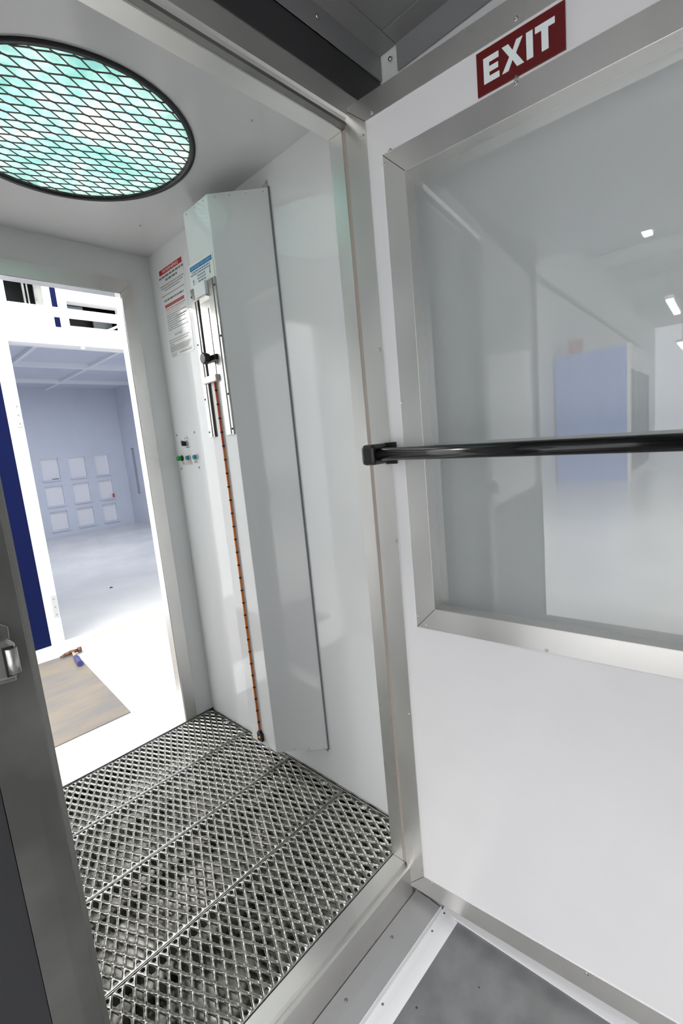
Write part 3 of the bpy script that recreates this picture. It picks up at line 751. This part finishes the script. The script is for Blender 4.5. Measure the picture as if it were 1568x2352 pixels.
pbox('tray_edge', mat('tray_tan', (.62, .50, .40), .6), (1.46, 1.86, YF + .09, YF + .12, 1.135, 1.165), parent=w2)
# interior
pbox('side_wall', WHITE_I, (4.53, 4.63, YF + .1, 11.4, -1.42, 1.85))
pbox('side_wall', WHITE_I, (-.6, -.5, YF + .1, 11.4, -1.42, 1.85))
pbox('roof', WHITE_I, (-.6, 4.63, YF + .46, 11.4, 1.70, 1.80))
pbox('bulkhead', BEAM_I, (.99, 4.53, YF + .10, YF + .48, 1.06, 1.10), (.99, 4.53, YF + .44, YF + .48, 1.10, 1.70), (-.6, .99, YF + .10, YF + .48, 1.62, 1.70))
pbox('void_shade_lining', DARK, (1.0, 4.5, YF + .40, YF + .43, 1.105, 1.9), (1.0, 4.5, YF + .101, YF + .43, 1.1005, 1.105), (1.0, 4.5, YF + .101, YF + .43, 1.9, 1.92))  # dark boxing paints the header void as unlit
bm = NB()
YK = 11.32; gx = [2.80, 3.27, 3.76, 4.22]; gz = [-1.33, -.79, -.25, .29]
ox = [(2.80, 3.13), (3.33, 3.66), (3.86, 4.16)]; oz = [(-1.28, -.88), (-.75, -.33), (-.20, .25)]
xs_ = sorted({-.5, 4.53, *[v for p in ox for v in p]}); zs_ = sorted({-1.42, 1.7, *[v for p in oz for v in p]})
for a, b in zip(xs_, xs_[1:]):
    for c, d in zip(zs_, zs_[1:]):
        if any(p[0] <= a and b <= p[1] for p in ox) and any(p[0] <= c and d <= p[1] for p in oz): continue
        box(bm, a, b, YK, YK + .06, c, d)
bmesh.ops.remove_doubles(bm, verts=bm.verts, dist=1e-5)
obj('end_wall', bm, WHITE_I, pbth, world=True)
k = 0
for a, b in ox:
    for c, d in oz:
        bm = NB()
        box(bm, a - .01, b + .01, YK + .07, YK + .09, c - .01, d + .01)
        obj('filter_cell', bm, mat('filter_backlight_white', (.86, .85, .88), .6), pbth, world=True)  # whiter than the walls in place of daylight from behind
        bm = NB(); box(bm, a - .015, b + .015, YK - .03, YK, c - .035, c - .01); obj('cell_ledge', bm, WHITE_I, pbth, world=True)
bm = NB(); box(bm, 2.78, 4.2, YK + .06, YK + .18, -1.3, -1.29); 
obj('dark_strip', bm, mat('strip_grey', (.2, .2, .22), .5), pbth, world=True)
bm = NB(); box(bm, 2.98, 3.10, YK + .03, YK + .055, -.198, -.182); obj('loose_strip', bm, mat('strip_grey', (0, 0, 0)), pbth, world=True)
tag(pbox('red_clip', BRICK, (4.12, 4.155, YK - .05, YK - .01, -.74, -.66)), 'small red clip', 'clip')
bpy.data.objects['red_clip'].pop('label', None); del bpy.data.objects['red_clip']['category']; bpy.data.objects['red_clip'].pop('group', None)
for y, z, t in ((4.95, 1.50, .07), (5.9, 1.56, .05), (7.1, 1.62, .05), (8.6, 1.63, .05), (10.2, 1.64, .05)):
    pbox('roof_beam', BEAM_I, (-.5, 4.53, y, y + .09, z, z + t + .02), (-.5, 4.53, y + .09, y + .30, z + t, z + t + .02))
pbox('roof_purlin', BEAM_I, (2.0, 2.05, 4.6, 11.3, 1.655, 1.70), (3.1, 3.15, 4.6, 11.3, 1.655, 1.70))
pbox('wall_handle', mat('handle_grey', (.33, .36, .40), .4), (4.50, 4.515, 10.76, 10.80, -.70, .32), (4.50, 4.53, 10.76, 10.80, .31, .33), (4.50, 4.53, 10.76, 10.80, -.71, -.69))
# hinge plates and floor rail of the booth front
for z0_ in (.345, -1.175):
    h = pbox('hinge_plate', mat('hinge_grey', (.50, .50, .50), .4), (.945, .982, YF - .016, YF - .0, z0_, z0_ + .185), bevel=.002)
    for q in (.025, .09, .155):
        bm = NB(); tube(bm, (.963, YF - .0185, z0_ + q), (.963, YF - .0155, z0_ + q), .005, seg=10); obj('screw', bm, GREY_T, h, world=True)
pbox('floor_rail', WHITE_B, (.985, 1.19, YF - .045, YF + .0, -1.42, -1.385), bevel=.004)
# track beam with a brace in front of the header
tb = thing('track_beam', 'white horizontal beam crossing in front of the booth header', 'beam', (2.5, 4.1, 1.1))
bm = NB(); box(bm, .937, 4.4, 4.02, 4.09, 1.150, 1.205); obj('beam', bm, WHITE_B, tb, world=True, bevel=.002)
bm = NB(); tube(bm, (1.80, 4.10, 1.155), (1.52, 4.22, 1.02), .010, seg=10); tube(bm, (1.52, 4.22, 1.02), (1.505, 4.235, .975), .008, seg=10); obj('brace_rod', bm, WHITE_B, tb, world=True)
bm = NB(); lathe(bm, (1.505, 4.24, .972), (0, 0, -1), [(.018, 0), (.014, .012), (.004, .016)], 12); obj('rod_foot', bm, WHITE_B, tb, world=True)
bm = NB(); box(bm, 4.38, 4.4, 4.02, YF, 1.155, 1.2); obj('bracket', bm, WHITE_B, tb, world=True)

# ---------------------------------------------------------------- hall on the left (seen only in the window's reflection)
HA = R(4.6)
def hall(x, y): return (x * math.cos(HA) - y * math.sin(HA), x * math.sin(HA) + y * math.cos(HA))
def hobj(name, m, label, cat, boxes, kind=None, group=None):
    bm = NB()
    for b in boxes: box(bm, *b)
    o = obj(name, bm, m); o.rotation_euler = (0, 0, HA)
    return tag(o, label, cat, group, kind)
WH = mat('hall_white', (.80, .80, .77), .6)
hobj('wall_hall', WH, 'white wall along the hall reflected in the door window', 'wall', [(-30, -3.6, 3.2, 3.3, -1.45, 4.6)], 'structure')
hobj('ceiling_blocker', MATS.get('hall_deck') or mat('hall_deck', (.50, .52, .53), .6), 'unseen grey roof deck added above the vestibule and booth to block world light', 'ceiling', [(-2.2, 14, -9, 16, 4.6, 4.7)], 'structure')  # added out of view to keep world light off the aisle
hobj('ceiling_hall', mat('hall_deck', (.50, .52, .53), .6), 'grey roof deck of the hall reflected in the door window', 'ceiling', [(-30, -2.2, -9, 3.2, 4.6, 4.7)], 'structure')
for i, x in enumerate((-5, -8, -11, -14, -18, -23)):
    hobj('roof_joist', WH, ('first', 'second', 'third', 'fourth', 'fifth', 'sixth')[i] + ' pale roof joist of the hall counted from the open door', 'beam', [(x, x + .14, -8.8, 3.18, 4.25, 4.58)], group='hall roof joists')
hobj('conduit_pipe', mat('pipe_grey', (.25, .27, .28), .5), 'thin grey pipe along the hall wall in the reflection', 'pipe', [(-24, -6, 3.12, 3.18, 3.0, 3.08)])
bb = thing('blue_cabin', 'large light blue cabin in the hall reflected in the window', 'cabin', (-9.9, 0, -1.42), HA)
def lbox(name, m, *b):
    bm = NB()
    for q in b: box(bm, *q)
    return obj(name, bm, m, bb)
# local frame: origin on the hall floor at (-9.9, 0)
lbox('cabin_body', BLUE_L, (-3.2, 0, .90, 2.36, 0, 2.92))
lbox('corner_post', WH, (-3.25, .03, .84, .90, 0, 2.95))
for q in range(4): lbox('side_panel', BLUE, (-2.9 + q * .75, -2.4 + q * .75, .82, .84, .2, 2.4))
rb = hobj('red_box', BRICK, 'small red box on top of the blue cabin', 'box', [(-10.6, -10.3, 2.70, 2.95, -1.42 + 2.955, -1.42 + 3.30)])
def lamp(x, y, z, l, label):
    hx_, hy_ = hall(x, y)
    t = thing('tube_lamp', label, 'lamp', (hx_, hy_, z), HA, 'tube lamps hanging in the hall')
    bm = NB(); box(bm, -l/2 - .03, l/2 + .03, -.07, .07, .03, .09); obj('housing', bm, WHITE_B, t)
    bm = NB(); box(bm, -l/2, l/2, -.055, .055, 0, .03); obj('diffuser', bm, LAMP, t, bevel=.01)
    bm = NB(); tube(bm, (0, 0, .09), (0, 0, 4.6 - z), .008, seg=8); obj('hanger', bm, STEEL, t)
lamp(-6.3, .95, 2.55, .5, 'short glowing lamp above the reflected ceiling edge')
lamp(-9.5, .86, 1.98, 1.7, 'long glowing tube lamp between the reflected joists')
lamp(-12.5, .9, 1.55, 1.4, 'glowing tube lamp at the right edge of the window')

# ---------------------------------------------------------------- raise everything to the hall floor
for o in SC.objects:
    if o.parent is None and o is not cam: o.location.z += ZO
